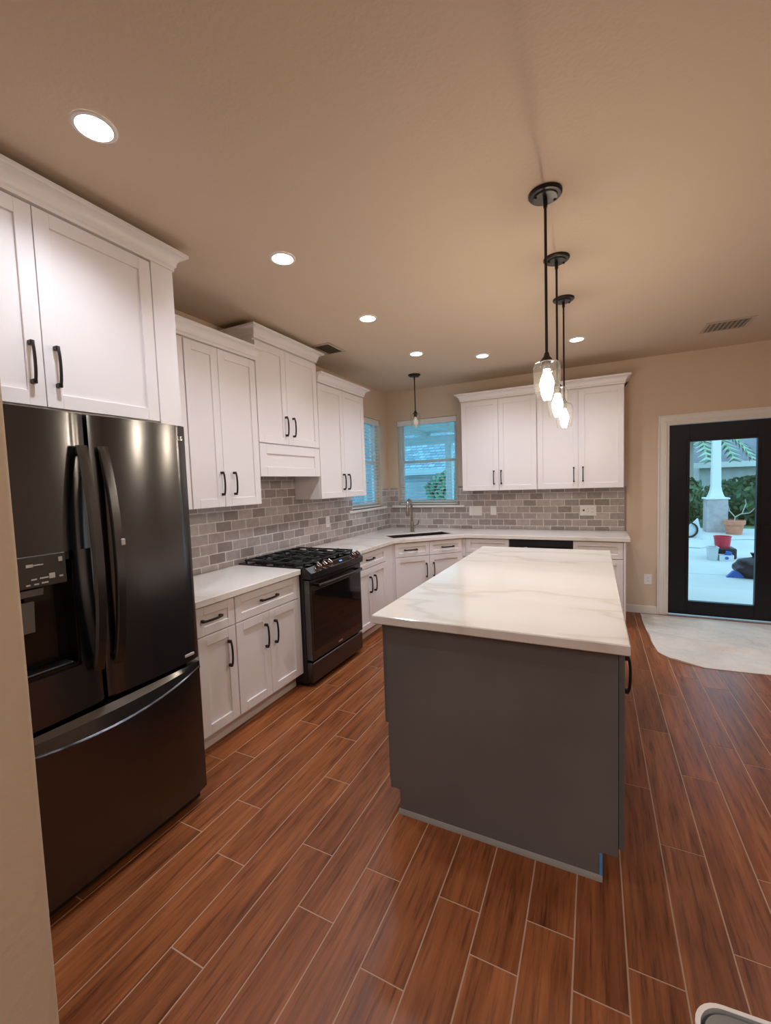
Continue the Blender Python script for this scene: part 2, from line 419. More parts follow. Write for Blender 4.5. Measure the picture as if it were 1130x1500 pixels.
# ------------------------------------------------------------------ windows and blinds
def window(n, root_loc, rz, W_, z0, z1):
    """local x along the wall, local y outwards (0 = room face), centred on x=0"""
    root = bpy.data.objects.new('window_%d' % n, None); COL.objects.link(root); root.location = root_loc; root.rotation_euler = (0, 0, rz); struct(root)
    h = W_/2; zm = 1.822
    fr = MB()
    fr.box(-h, -h+.035, .075, .135, z0, z1, .002).box(h-.035, h, .075, .135, z0, z1, .002)
    fr.box(-h+.035, h-.035, .075, .135, z1-.035, z1, .002).box(-h+.035, h-.035, .075, .135, z0, z0+.035, .002)
    fr.build('window_frame', M['vinyl'], root)
    for nm, a, b, y in (('upper_sash', zm-.018, z1-.035, .112), ('lower_sash', z0+.035, zm+.018, .082)):
        s = MB(); x0, x1 = -h+.035, h-.035; t = .032
        s.box(x0, x0+t, y, y+.025, a, b, .002).box(x1-t, x1, y, y+.025, a, b, .002).box(x0+t, x1-t, y, y+.025, a, a+t, .002).box(x0+t, x1-t, y, y+.025, b-t, b, .002)
        so = s.build(nm, M['vinyl'], root)
        MB().box(x0+t, x1-t, y+.010, y+.014, a+t, b-t).build('window_pane', M['window_glass'], so)
    MB().box(-h-.085, h+.085, -.030, .075, z0-.030, z0, .004).build('window_sill', M['trim'], root)
    return root
def blind(root_loc, rz, W_, z0, z1, label, tilt):
    o = thing('window_blind', label, 'blind', root_loc, rz, 'horizontal blinds in the corner windows')
    h = W_/2-.006
    MB().box(-h, h, .012, .030, z1-.075, z1-.004, .004).build('valance', M['blind'], o)
    MB().box(-h+.01, h-.01, .030, .066, z1-.05, z1-.006).build('headrail', M['blind'], o)
    s = MB(); z = z0+.045
    while z < z1-.09:
        dy, dz = .024*math.cos(tilt), .024*math.sin(tilt); cy = .048; t = .0014
        s.prism([(cy-dy, z-dz-t), (cy+dy, z+dz-t), (cy+dy, z+dz+t), (cy-dy, z-dz+t)], -h+.008, h-.008, 'x')
        z += .0435
    s.build('slats', M['blind'], o)
    MB().box(-h+.006, h-.006, .026, .070, z0+.006, z0+.026, .003).build('bottom_rail', M['blind'], o)
    for x in (-h*.72, h*.72):
        for y in (.023, .073): MB().tube([(x, y, z0+.02), (x, y, z1-.07)], .0012, 5).build('ladder_cord', M['blind'], o)
    return o
window(1, ((WB[0]+WB[1])/2, YB, 0), 0, WB[1]-WB[0], WB[2], WB[3])
window(2, (XL, (WL[0]+WL[1])/2, 0), PI/2, WL[1]-WL[0], WL[2], WL[3])
blind(((WB[0]+WB[1])/2, YB, 0), 0, WB[1]-WB[0], WB[2], WB[3], 'white horizontal blind in the window behind the faucet, facing the island', math.radians(4))
blind((XL, (WL[0]+WL[1])/2, 0), PI/2, WL[1]-WL[0], WL[2], WL[3], 'white horizontal blind in the side window beside the upper cabinets left of the corner', math.radians(-14))

# ------------------------------------------------------------------ exterior door
dr = bpy.data.objects.new('door_1', None); COL.objects.link(dr); dr.location = (.72, YB+.012, 0); struct(dr)
DW, DH = .925, 2.040
g0, g1, gz0, gz1 = .178, .732, .170, 1.858
s = MB(); zb = .020
s.box(0, g0, 0, .044, zb, DH, .002).box(g1, DW, 0, .044, zb, DH, .002).box(g0, g1, 0, .044, zb, gz0, .0).box(g0, g1, 0, .044, gz1, DH, .0)
s.build('door_slab', M['door_black'], dr)
s = MB(); t = .026
s.box(g0-t, g0, -.010, .002, gz0-t, gz1+t, .003).box(g1, g1+t, -.010, .002, gz0-t, gz1+t, .003).box(g0, g1, -.010, .002, gz0-t, gz0, .003).box(g0, g1, -.010, .002, gz1, gz1+t, .003)
s.build('glass_molding', M['door_black'], dr)
MB().box(g0, g1, .018, .024, gz0, gz1).build('glass_pane', M['glass'], dr)
for z in (.25, 1.03, 1.80): MB().tube([(-.006, -.004, z-.045), (-.006, -.004, z+.045)], .007, 10).build('hinge', M['bronze'], dr)
MB().lathe([(.0, 0), (.030, 0), (.030, .006), (.0, .006)], n=20).box(-.006, .006, -.006, .006, .004, .05).box(-.10, .008, -.006, .006, .045, .057, .003).build('door_handle', M['bronze'], dr)
hd = [c for c in kids(dr) if c.name.startswith('door_handle')][0]; hd.rotation_euler = (PI/2, 0, 0); hd.location = (DW-.06, 0, .98)
struct(MB().box(.700, 1.665, YB+.02, YB+.20, -.02, .004, .002).build('trim_4', mat('door_threshold', (.62, .62, .62), .45)))

# ------------------------------------------------------------------ cabinet fittings
def shaker(mb, x0, x1, z0, z1, y=-.020, th=.020, rail=.057, rec=.010):
    rail = min(rail, (x1-x0)*.32, (z1-z0)*.30)
    mb.box(x0+rail-.004, x1-rail+.004, y+rec, y+th, z0+rail-.004, z1-rail+.004)
    b = .0012
    mb.box(x0, x0+rail, y, y+th, z0, z1, b).box(x1-rail, x1, y, y+th, z0, z1, b)
    mb.box(x0+rail, x1-rail, y, y+th, z0, z0+rail, b).box(x0+rail, x1-rail, y, y+th, z1-rail, z1, b)
    return mb
def pull(x, z, L, vert, parent, y=-.020, m='bronze', depth=1.0):
    mb = MB(); n = 12; pts = []; R = []
    for i in range(n+1):
        t = -1+2*i/n
        off = depth*(.020+.013*max(0, 1-t*t)**.5)
        a = t*L/2
        pts.append((x, y-off, z+a) if vert else (x+a, y-off, z)); R.append(.0062)
    mb.tube(pts, R, 8, flat=(1.15, .85))
    for sg in (-1, 1):
        a = sg*(L/2-.004); k = .0085
        if vert: mb.box(x-k*.9, x+k*.9, y-.026*depth, y, z+a-k, z+a+k, .002)
        else: mb.box(x+a-k, x+a+k, y-.026*depth, y, z-k*.9, z+k*.9, .002)
    return mb.build('handle', M[m], parent)
def front(kind, x0, x1, z0, z1, parent, hx=None, hz=None, m='white', y=-.020, L=.155, **kw):
    g = .0016
    o = shaker(MB(), x0+g, x1-g, z0+g, z1-g, y, **kw).build(kind, M[m], parent)
    if hx is not None: pull(hx, hz, L, kind == 'door', o, y)
    return o
def crown(parent, w_, d, z0, h=.088, proj=.058, left=True, right=True, m='white', xo=0):
    """cove crown along the front with mitred returns; local front y=-.02"""
    prof = [(.000, 0), (.006, 0), (.006, .014), (.012, .020)]
    for k in range(7):
        a = k/6*PI/2; prof.append((.014+(proj-.022)*(1-math.cos(a)), .022+(h-.040)*math.sin(a)))
    prof += [(proj-.006, h-.018), (proj, h-.014), (proj, h)]
    mb = MB(); rows = []
    for o_, z in prof:
        xl = xo-(o_ if left else 0); xr = w_+(o_ if right else 0); yf = -.020-o_
        rows.append(mb.vs([(xl, d, z0+z), (xl, yf, z0+z), (xr, yf, z0+z), (xr, d, z0+z)]))
    for a, b in zip(rows, rows[1:]):
        for i in range(3): mb.f([a[i], a[i+1], b[i+1], b[i]])
    t = rows[-1]; mb.f(t); mb.f(rows[0][::-1]); 
    for i in (0,): mb.f([r_[0] for r_ in rows]+[]) ; mb.f([r_[3] for r_ in rows][::-1])
    mb.f([rows[0][0], rows[0][3], rows[-1][3], rows[-1][0]])
    return mb.build('crown_molding', M[m], parent, ang=25)

WHITE_U, WHITE_B = 'white upper cabinets', 'white base cabinets'
def on_left(y, x=XL): return (x, y, 0)

# --- upper cabinets on the left wall (local x = world y, local y=0 carcass front)
FU = -2.312                                  # carcass front plane
UD = FU-XL-.002
# over the fridge
c = thing('fridge_cabinet', 'deep white two door cabinet above the black refrigerator', 'cabinet', (-1.970, .500, 0), PI/2, WHITE_U)
D = -1.970-XL-.002
MB().box(0, 1.066, 0, D, 1.868, 2.665).build('body', M['white'], c)
MB().box(.944, 1.064, -.020, .0, 1.86, 2.665, .001).box(.944, 1.066, .004, D, 0, 1.868).build('side_panel', M['white'], c)
front('door', .022, .450, 1.875, 2.648, c, .405, 2.040)
front('door', .450, .940, 1.875, 2.648, c, .492, 2.040)
crown(c, 1.066, D, 2.655, left=False)
# left uppers
c = thing('wall_cabinet', 'tall white upper cabinet between the fridge cabinet and the range hood cabinet', 'cabinet', (FU, 1.572, 0), PI/2, WHITE_U)
MB().box(0, .935, 0, UD, 1.406, 2.500).build('body', M['white'], c)
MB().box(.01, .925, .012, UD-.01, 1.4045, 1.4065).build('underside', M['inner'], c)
front('door', .004, .306, 1.406, 2.480, c)
front('door', .312, .578, 1.406, 2.480, c, .578-.026, 1.567)
front('door', .578, .9345, 1.406, 2.480, c, .578+.085, 1.567)
crown(c, .935, UD, 2.488, left=False, right=True)
# hood cabinet
c = thing('hood_cabinet', 'white raised cabinet over the range with a hood panel below its doors', 'cabinet', (FU, 2.511, 0), PI/2, WHITE_U)
W_ = .793
MB().box(0, W_, 0, UD, 1.874, 2.680).box(0, .018, 0, UD, 1.615, 1.874).box(W_-.018, W_, 0, UD, 1.615, 1.874).build('body', M['white'], c)
front('door', .002, .352, 1.878, 2.645, c, .352-.030, 2.028)
front('door', .352, W_-.002, 1.878, 2.645, c, .352+.065, 2.028)
front('hood_panel', .002, W_-.002, 1.615, 1.872, c, rail=.075)
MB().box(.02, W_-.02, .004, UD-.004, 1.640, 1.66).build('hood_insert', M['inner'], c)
crown(c, W_, UD, 2.656)
# right of hood
c = thing('wall_cabinet', 'white two door upper cabinet between the range hood and the side window', 'cabinet', (FU, 3.306, 0), PI/2, WHITE_U)
W_ = .875
MB().box(0, W_, 0, UD, 1.406, 2.500).build('body', M['white'], c)
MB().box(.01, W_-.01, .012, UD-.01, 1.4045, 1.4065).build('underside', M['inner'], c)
front('door', .002, .436, 1.406, 2.480, c, .436-.040, 1.562)
front('door', .436, W_-.002, 1.406, 2.480, c, .436+.052, 1.562)
crown(c, W_, UD, 2.488, left=False)
# --- upper cabinets on the back wall (local = world axes)
BD = .315
for (x0, x1, hx, lab) in ((-1.449, -.580, (-1.062, -.977), 'white two door upper cabinet right of the sink window'),
                          (-.580, .281, (-.200, -.110), 'white two door upper cabinet at the right end, behind the pendants')):
    c = thing('wall_cabinet', lab, 'cabinet', (x0, YB-BD, 0), 0, WHITE_U); W_ = x1-x0; mid = (hx[0]+hx[1])/2-x0
    mid = {-1.449: .444, -.580: .427}[x0]
    MB().box(.0005, W_-.0005, 0, BD-.002, 1.406, 2.500).build('body', M['white'], c)
    MB().box(.01, W_-.01, .012, BD-.012, 1.4045, 1.4065).build('underside', M['inner'], c)
    front('door', .004, mid, 1.408, 2.470, c, hx[0]-x0, 1.560)
    front('door', mid, W_-.004, 1.408, 2.470, c, hx[1]-x0, 1.562)
t = crown(None, 1.730, BD, 2.478); t.location = (-1.449, YB-BD, 0); t.name = 'crown_molding'
tag(t, 'long white crown molding across both upper cabinets on the back wall', 'molding')

# --- base cabinets
FB = -2.005; BDp = FB-XL-.002; BT = .874
def base_body(c, w_, d=BDp, extra=None, toe=True):
    MB().box(0, w_, 0, d, .11, BT).build('body', M['white'], c)
    if toe: MB().box(0, w_, .058, .075, 0, .11).build('toe_kick', M['white'], c)
c = thing('base_cabinet', 'narrow white base cabinet with one drawer, right beside the refrigerator', 'cabinet', (FB, 1.600, 0), PI/2, WHITE_B)
base_body(c, .283); front('drawer', .004, .281, .700, .868, c, .10, .790, L=.135, rail=.05); front('door', .004, .281, .115, .696, c, .217, .540)
c = thing('base_cabinet', 'white base cabinet with wide drawer and two doors, left of the black range', 'cabinet', (FB, 1.884, 0), PI/2, WHITE_B)
base_body(c, .641); front('drawer', .002, .618, .700, .868, c, .300, .788, L=.160, rail=.05)
front('door', .002, .298, .115, .696, c, .252, .540); front('door', .298, .618, .115, .696, c, .345, .540)
MB().box(.620, .640, -.019, 0, .115, .868, .001).build('filler_strip', M['white'], c)
c = thing('base_cabinet', 'white base cabinet with one drawer and two doors, between range and corner sink', 'cabinet', (FB, 3.300, 0), PI/2, WHITE_B)
base_body(c, .868); front('drawer', .045, .690, .715, .866, c, .335, .797, L=.150, rail=.045)
front('door', .045, .363, .115, .708, c, .318, .545); front('door', .363, .690, .115, .708, c, .412, .545)
MB().box(.692, .866, -.012, 0, .115, .866, .001).build('filler_strip', M['white'], c)
# corner sink base
c = thing('sink_cabinet', 'white diagonal corner base cabinet under the sink', 'cabinet', (-1.9935, 4.1860, 0), PI/4, WHITE_B)
def loc45(p):
    v = Vector((p[0]+1.9935, p[1]-4.1860)); return ((v.x+v.y)/2**.5, (-v.x+v.y)/2**.5)
poly = [loc45(p) for p in ((-1.9930, 4.1865), (-1.3805, 4.799), (-1.3505, 4.829), (-1.3505, YB-.012), (XL+.012, YB-.012), (XL+.012, 4.1695), (-2.0095, 4.1695))]
b = MB().prism(poly, .11, .66); W_ = .866
b.box(0, W_, 0, .02, .66, BT)
b.prism([loc45(p) for p in ((-1.3825, 4.7970), (-1.3505, 4.7975), (-1.3505, 4.86), (-1.42, 4.86))], .66, BT)
b.prism([loc45(p) for p in ((-1.9905, 4.1890), (-1.9955, 4.1695), (-2.06, 4.1695), (-2.06, 4.25))][::-1], .66, BT)
b.build('body', M['white'], c)
MB().box(.02, W_-.02, .06, .075, 0, .11).build('toe_kick', M['white'], c)
mid = W_/2
front('drawer', .020, mid, .712, .866, c, .205, .790, L=.150, rail=.045); front('drawer', mid, W_-.020, .712, .866, c, W_-.205, .790, L=.150, rail=.045)
front('door', .020, mid, .115, .708, c, mid-.045, .545); front('door', mid, W_-.020, .115, .708, c, mid+.045, .545)
# back run
FBY = 4.812
c = thing('base_cabinet', 'white base cabinet between the corner sink cabinet and the dishwasher', 'cabinet', (-1.350, FBY, 0), 0, WHITE_B)
base_body(c, .500, YB-FBY-.012); front('drawer', .02, .498, .700, .866, c, .26, .755, rail=.045); front('door', .02, .498, .115, .696, c, .44, .54)
c = thing('base_cabinet', 'white base cabinet at the far right end beside the dishwasher', 'cabinet', (-.202, FBY, 0), 0, WHITE_B)
base_body(c, .483, YB-FBY-.012); front('drawer', .002, .460, .695, .866, c, .20, .755, rail=.045); front('door', .002, .460, .115, .690, c, .05, .54)
MB().box(.462, .483, -.02, 0, 0, .870, .001).build('end_panel', M['white'], c)
c = thing('dishwasher', 'black dishwasher under the back counter, mostly behind the island', 'dishwasher', (-.846, FBY, 0), 0)
MB().box(.004, .638, .0, .56, .10, .868).build('tub', M['black'], c)
MB().box(.004, .638, -.028, 0, .115, .790, .004).build('door', M['bss'], c)
MB().box(.004, .638, -.030, 0, .794, .868, .004).build('control_panel', M['black'], c)
MB().box(.03, .612, .03, .05, 0, .11).build('toe_kick', M['black'], c)
MB().tube([(.08, -.028, .755), (.08, -.06, .755), (.56, -.06, .755), (.56, -.028, .755)], .009, 10).build('handle', M['bss'], c)

# --- countertops
o = MB().box(XL+.011, -1.965, 1.585, 2.522, .874, CT, .003).build('countertop', M['quartz'])
tag(o, 'short white quartz countertop between the refrigerator and the range', 'countertop')
q = 2**-.5
def diag(s_, n_): return (-1.965+q*s_-q*n_, 4.158+q*s_+q*n_)
sx0, sx1, sn0, sn1 = .055, .815, .155, .485
outer = [(XL+.011, 3.301), (-1.965, 3.301), (-1.965, 4.158), (-1.351, 4.772), (.318, 4.772), (.318, YB-.013), (XL+.011, YB-.013)]
hole = [diag(sx0, sn0), diag(sx1, sn0), diag(sx1, sn1), diag(sx0, sn1)]
o = MB().holed(outer, hole, .874, CT).build('countertop', M['quartz'], ang=20)
bv = o.modifiers.new('edge', 'BEVEL'); bv.width = .003; bv.segments = 2; bv.limit_method = 'ANGLE'
tag(o, 'long white quartz countertop wrapping the corner around the sink', 'countertop')
# sink, sits in the opening
sk = thing('sink', 'steel double bowl undermount sink in the corner counter', 'sink', (*diag(0, 0), 0), PI/4)
def bowl(x0, x1):
    mb = MB(); t = .003; z0, z1 = .69, .904; n0, n1 = sn0+.002, sn1-.002
    mb.box(x0, x1, n0, n1, z0, z0+t).box(x0, x0+t, n0, n1, z0, z1).box(x1-t, x1, n0, n1, z0, z1).box(x0, x1, n0, n0+t, z0, z1).box(x0, x1, n1-t, n1, z0, z1)
    return mb
bowl(sx0+.002, .43).build('bowl', M['sinkmat'], sk); bowl(.446, sx1-.002).build('bowl', M['sinkmat'], sk)
for x in (.24, .63): MB().lathe([(.0, .694), (.04, .694), (.043, .697), (.03, .698), (0, .697)], (x, .32, 0), 20).build('drain', M['steel'], sk)
MB().box(.43, .446, sn0+.002, sn1-.002, .70, .880, .004).build('divider', M['sinkmat'], sk)
# faucet
fx, fy = diag(.475, .615)
f_ = thing('faucet', 'brushed nickel gooseneck pull down faucet behind the sink', 'faucet', (fx, fy, CT), math.radians(4))
MB().lathe([(.0, 0), (.032, 0), (.032, .006), (.026, .012), (.022, .06), (.024, .11), (.018, .135), (.0, .136)], n=20).build('base', M['steel'], f_)
pts = [(0, 0, .12), (0, 0, .20), (0, 0, .29)]
for k in range(1, 13):
    a = PI*k/12*.96; pts.append((0, -.080+.080*math.cos(a), .325+.085*math.sin(a)))
MB().tube(pts, [.0155]*3+[.0145]*12, 12).build('spout', M['steel'], f_)
e = pts[-1]
MB().lathe([(.0, -.125), (.022, -.125), (.025, -.10), (.021, -.05), (.0155, .0), (.0, .0)], (e[0], e[1], e[2]), 16).build('spray_head', M['steel'], f_)
MB().tube([(.015, 0, .075), (.05, -.005, .078), (.080, -.008, .100), (.096, -.010, .15)], [.014, .012, .009, .007], 10).build('lever', M['steel'], f_)

# ------------------------------------------------------------------ kitchen island
isl = thing('kitchen_island', 'dark grey kitchen island with plain end panel facing the camera', 'island', (-.859, 1.700, 0), 0)
IW, ID, IT = .936, 2.075, .895
MB().prism([(0, .11), (.047, .11), (.047, 0), (IW-.052, 0), (IW-.052, .11), (IW, .11), (IW, IT), (0, IT)], 0, .018, 'y').build('end_panel', M['island'], isl)
MB().box(.004, IW-.004, .018, ID, .11, IT).build('body', M['island'], isl)
MB().box(.055, IW-.060, .018, ID-.01, 0, .11).build('toe_kick', M['island'], isl)
MB().prism([(0, 0), (-.013, 0), (-.010, .010), (-.004, .017), (0, .018)], .040, IW-.052, 'x').build('shoe_molding', M['quarter'], isl)
MB().box(IW-.062, IW-.053, -.0012, 0, .002, .105).box(IW-.0535, IW-.0515, -.001, .02, .002, .105).build('tape_strip', M['tape'], isl)
def side_front(kind, y0, y1, z0, z1, left, proud, hy=None, hz=None, vert=True, L=.15):
    """fronts on the long sides, in local island coordinates"""
    mb = shaker(MB(), y0, y1, z0, z1, -.020-proud)
    o = mb.build(kind, M['island'], isl)
    if left: o.rotation_euler = (0, 0, -PI/2); o.location = (.004, 0, 0)
    else: o.rotation_euler = (0, 0, PI/2); o.location = (IW-.004, 0, 0)
    if hy is not None: pull(hy, hz, L, vert, o, -.020-proud, depth=.62)
# left side faces -x: rotated local x runs toward -y, so coordinates are negative
n = 4; wd = (ID-.03)/n
for i in range(n):
    a = -(.022+wd*(i+1))+.002; b = -(.022+wd*i)-.002
    side_front('drawer', a, b, .405, .878, True, .014 if i == 0 else .0, (a+b)/2, .80, False)
    side_front('door', a, b, .130, .395, True, .0)
for i in range(n):
    a = .020+wd*i+.002; b = .020+wd*(i+1)-.002
    hy = (b-.04) if i % 2 else (a+.045)
    side_front('door', a, b, .125, .872, False, .006, (a+.05) if i % 2 == 0 else b-.05, .785, True, .135)
o = MB().box(-.911, .113, 1.663, 3.807, IT, IT+.040, .004).build('island_countertop', M['quartz'])
tag(o, 'large white veined quartz slab topping the dark grey island', 'countertop')

# ------------------------------------------------------------------ refrigerator
F = thing('refrigerator', 'black stainless french door refrigerator with water dispenser under white cabinet', 'refrigerator', (-1.711, .516, 0), PI/2)
FW = .884; GAP = .446
MB().box(.004, FW-.004, .10, .86, .06, 1.800, .004).build('cabinet_shell', M['black'], F)
MB().box(.02, FW-.02, .05, .10, .012, .070).build('base_grille', M['black'], F)
for x, y in ((.08, .2), (FW-.08, .2), (.08, .75), (FW-.08, .75)): MB().lathe([(.0, 0), (.02, 0), (.02, .062), (0, .062)], (x, y, 0), 12).build('foot', M['black'], F)
def bulge(x, a, b, amt):
    t = (x-(a+b)/2)/((b-a)/2); return amt*(t*t-1)*1.0+amt
def slab(mb, x0, x1, z0, z1, a, b, amt=.012, th=.085, rnd=.010):
    """door slab with a gently bowed front; a,b = full door span"""
    pts = []; N = 14
    for i in range(N+1):
        x = x0+(x1-x0)*i/N; y = bulge(x, a, b, amt)
        for edge in (a, b):
            d = abs(x-edge)
            if d < rnd: y += rnd-math.sqrt(max(0, rnd*rnd-(rnd-d)**2))
        pts.append((x, y))
    mb.prism(pts+[(x1, th), (x0, th)], z0, z1)
    return mb
dz0, dz1, dx0, dx1 = .894, 1.322, .090, .361
mb = MB()
La, Lb = .002, GAP-.008
slab(mb, La, Lb, dz1, 1.826, La, Lb); slab(mb, La, Lb, .722, dz0, La, Lb); slab(mb, La, dx0, dz0, dz1, La, Lb); slab(mb, dx1, Lb, dz0, dz1, La, Lb)
ld = mb.build('door', M['bss'], F, ang=25)
MB().box(dx0, dx1, .080, .086, dz0, dz1).box(dx0, dx0+.006, .012, .086, dz0, dz1).box(dx1-.006, dx1, .012, .086, dz0, dz1).box(dx0, dx1, .012, .086, dz1-.03, dz1).box(dx0, dx1, .012, .086, dz0, dz0+.012).build('dispenser_recess', M['gloss_black'], ld)
MB().box(dx0+.004, .332, -.002, .05, 1.213, dz1, .002).build('dispenser_panel', M['panel'], ld)
MB().box(dx0+.02, dx1-.02, .014, .078, dz0+.012, dz0+.020, .002).build('drip_tray', M['black'], ld)
MB().prism([(.02, 1.205), (.06, 1.205), (.06, 1.175), (.028, 1.180)], .13, .268, 'x').build('spout_housing', M['paddle'], ld)
MB().prism([(.040, 1.160), (.050, 1.160), (.062, 1.05), (.050, 1.05)], .165, .245, 'x').build('paddle', M['paddle'], ld)
for x, z, a, b in ((.315, 1.300, .006, .008), (.286, 1.246, .009, .009), (.314, 1.240, .006, .003), (.262, 1.243, .013, .0025), (.232, 1.242, .008, .0025), (.263, 1.226, .010, .0025), (.238, 1.225, .007, .0025), (.214, 1.225, .006, .0025),
                  (.246, 1.290, .016, .002), (.222, 1.290, .010, .005), (.150, 1.29, .012, .004), (.15, 1.24, .012, .003)):
    MB().box(x-a, x+a, -.0032, -.0018, z-b, z+b).build('panel_icon', M['icons'], ld)

mb = MB(); Ra, Rb = GAP+.008, FW-.002
slab(mb, Ra, Rb, .722, 1.826, Ra, Rb); rd = mb.build('door', M['bss'], F, ang=25)
def fhandle(x, parent, clip=False):
    mb = MB(); N = 22; pts = []
    prof = []
    for i in range(N+1):
        t = -1+2*i/N; z = 1.281+.425*t; o_ = .014+.052*(1-abs(t)**2.2)
        prof.append((z, o_))
    ring = []
    for z, o_ in prof:
        ring.append(mb.vs([(x-.020, -o_, z), (x-.014, -o_-.010, z), (x+.014, -o_-.010, z), (x+.020, -o_, z), (x+.016, -o_+.010, z), (x-.016, -o_+.010, z)]))
    for a, b in zip(ring, ring[1:]):
        for k in range(6): mb.f([a[k], a[(k+1) % 6], b[(k+1) % 6], b[k]])
    mb.f(ring[0][::-1]); mb.f(ring[-1])
    mb.box(x-.016, x+.016, -.02, .012, .862, .895, .003).box(x-.016, x+.016, -.02, .012, 1.668, 1.70, .003)
    h = mb.build('door_handle', M['bss'], parent, ang=50)
    return h
fhandle(.409, ld); fhandle(.484, rd)
MB().box(.490, .506, -.0785, -.0725, 1.325, 1.350, .002).build('handle_button', M['icons'], rd)
# maker's mark, upper right: ring and two letters
lg = MB(); n = 20
for k in range(n):
    a0, a1 = 2*PI*k/n, 2*PI*(k+1)/n; cx, cz = .822, 1.768
    lg.quad((cx+.011*math.cos(a0), .0, cz+.011*math.sin(a0)), (cx+.011*math.cos(a1), .0, cz+.011*math.sin(a1)), (cx+.0085*math.cos(a1), .0, cz+.0085*math.sin(a1)), (cx+.0085*math.cos(a0), .0, cz+.0085*math.sin(a0)))
lg.box(.8205, .8225, -.001, .0005, 1.763, 1.774).box(.8205, .827, -.001, .0005, 1.763, 1.7645)
lg.box(.840, .8425, -.001, .0005, 1.759, 1.777).box(.840, .849, -.001, .0005, 1.759, 1.7615)
lg.box(.853, .8555, -.001, .0005, 1.759, 1.777).box(.853, .863, -.001, .0005, 1.7745, 1.777).box(.853, .863, -.001, .0005, 1.759, 1.7615).box(.8605, .863, -.001, .0005, 1.759, 1.768).box(.858, .863, -.001, .0005, 1.766, 1.768)
lgo = lg.build('lettering', M['logo'], rd, norm=False); lgo.location = (-.006, .0075, 0)
MB().box(.795, .845, .002, .008, .748, .760, .001).build('badge', M['silver'], rd)
# freezer drawer with scooped lip handle
mb = MB(); slab(mb, .002, FW-.002, .066, .668, .002, FW-.002, .010); fz = mb.build('freezer_drawer', M['bss'], F, ang=25)
mb = MB(); rows = []; N = 24
for i in range(N+1):
    t = -1+2*i/N; x = .010+(FW-.020)*i/N; y = bulge(x, .002, FW-.002, .010)
    dep = -.004+.040*(1-t*t); zb = .672-.052*(1-t*t)
    d = max(dep, -.002)
    rows.append(mb.vs([(x, y+.06, .704), (x, y-.002, .704), (x, y-.004-d*.55, .700-(.700-zb)*.25), (x, y-.004-d*.85, zb+.010), (x, y-.008-d, zb+.006), (x, y-.008-d, zb), (x, y+.004-d*.4, zb+.002), (x, y+.012, zb+.03), (x, y+.06, .668)]))
for a, b in zip(rows, rows[1:]):
    for k in range(9): mb.f([a[k], a[(k+1) % 9], b[(k+1) % 9], b[k]])
mb.f(rows[0][::-1]); mb.f(rows[-1])
mb.build('drawer_handle', M['bss'], fz, ang=16)

# ------------------------------------------------------------------ range
R = thing('gas_range', 'black slide in gas range with oven window and front knobs', 'range', (-1.955, 2.527, 0), PI/2)
RW = .770
MB().box(.004, RW-.004, 0, .635, .03, .905).build('body', M['range_side'], R)
MB().box(.03, RW-.03, .03, .6, 0, .03).build('base', M['black'], R)
MB().box(.0, RW, -.035, .640, .905, .924, .004).build('cooktop', M['gloss_black'], R)
# control panel, slanted
cp = MB().prism([(-.030, .924), (-.085, .885), (-.080, .838), (0, .838), (0, .924)], -.006, RW+.006, 'x', .004).build('control_panel', M['range_panel'], R)
def on_panel(x, u):     # point on the slanted face
    return Vector((x, -.030-.055*u, .924-.039*u))
nrm = Vector((0, -.039, .055)).normalized()
for x in (.105, .180, .255, RW-.150, RW-.075):
    p = on_panel(x, .55); mb = MB(); N = 16
    mb.lathe([(.0, 0), (.028, 0), (.028, .006), (.024, .008), (.023, .036), (.020, .040), (0, .040)], n=N)
    mb.box(-.005, .005, -.023, .023, .030, .048, .002)
    k = mb.build('knob', M['knob'], R); k.location = p; k.rotation_euler = nrm.to_track_quat('Z', 'Y').to_euler()
dp = MB().box(-.13, .13, -.019, .019, -.001, .0015).build('display_panel', M['gloss_black'], R)
dp.location = on_panel(.44, .52); dp.rotation_euler = (math.atan2(.039, .055), 0, 0)
dd = MB().box(-.02, .02, -.006, .006, .0015, .002).build('clock_digits', M['display'], dp)
# oven door
od = MB().box(.004, RW-.004, -.060, 0, .212, .832, .006).build('oven_door', M['bss'], R)
MB().box(.030, RW-.030, -.0625, -.058, .285, .745, .002).build('oven_window', M['gloss_black'], od)
MB().box(.36, .42, -.0625, -.059, .238, .250).build('maker_plate', mat('copper_print', (.30, .16, .13), .4), od)
N = 14; pts = [(.060+(RW-.12)*i/N, -.098-.012*(1-(2*i/N-1)**2), .785) for i in range(N+1)]
mb = MB().tube(pts, .0135, 12)
for x in (.075, RW-.075): mb.box(x-.012, x+.012, -.10, -.058, .775, .795, .003)
mb.build('oven_handle', M['bss'], od)
MB().box(.004, RW-.004, -.055, 0, .042, .196, .006).build('storage_drawer', M['bss'], R)
for (x0, x1) in ((.03, .262), (.268, .502), (.508, RW-.03)):
    g = MB(); y0, y1 = .0, .60; z = .952; b = .011
    for x in (x0, x1-b): g.box(x, x+b, y0, y1, z-.014, z, .002)
    for y in (y0, y1-b, (y0+y1)/2-b/2): g.box(x0, x1, y, y+b, z-.014, z, .002)
    for y in (y0+.15, y0+.45):
        g.box(x0, x0+(x1-x0)*.36, y-b/2, y+b/2, z-.014, z+.004, .002).box(x1-(x1-x0)*.36, x1, y-b/2, y+b/2, z-.014, z+.004, .002)
        xm = (x0+x1)/2; g.box(xm-b/2, xm+b/2, y-.14, y-.045, z-.014, z+.004, .002).box(xm-b/2, xm+b/2, y+.045, y+.14, z-.014, z+.004, .002)
    for x in (x0+.005, x1-.017):
        for y in (y0+.004, y1-.016, (y0+y1)/2-.006): g.box(x, x+.012, y, y+.012, .924, z-.01)
    g.build('grate', M['iron'], R)
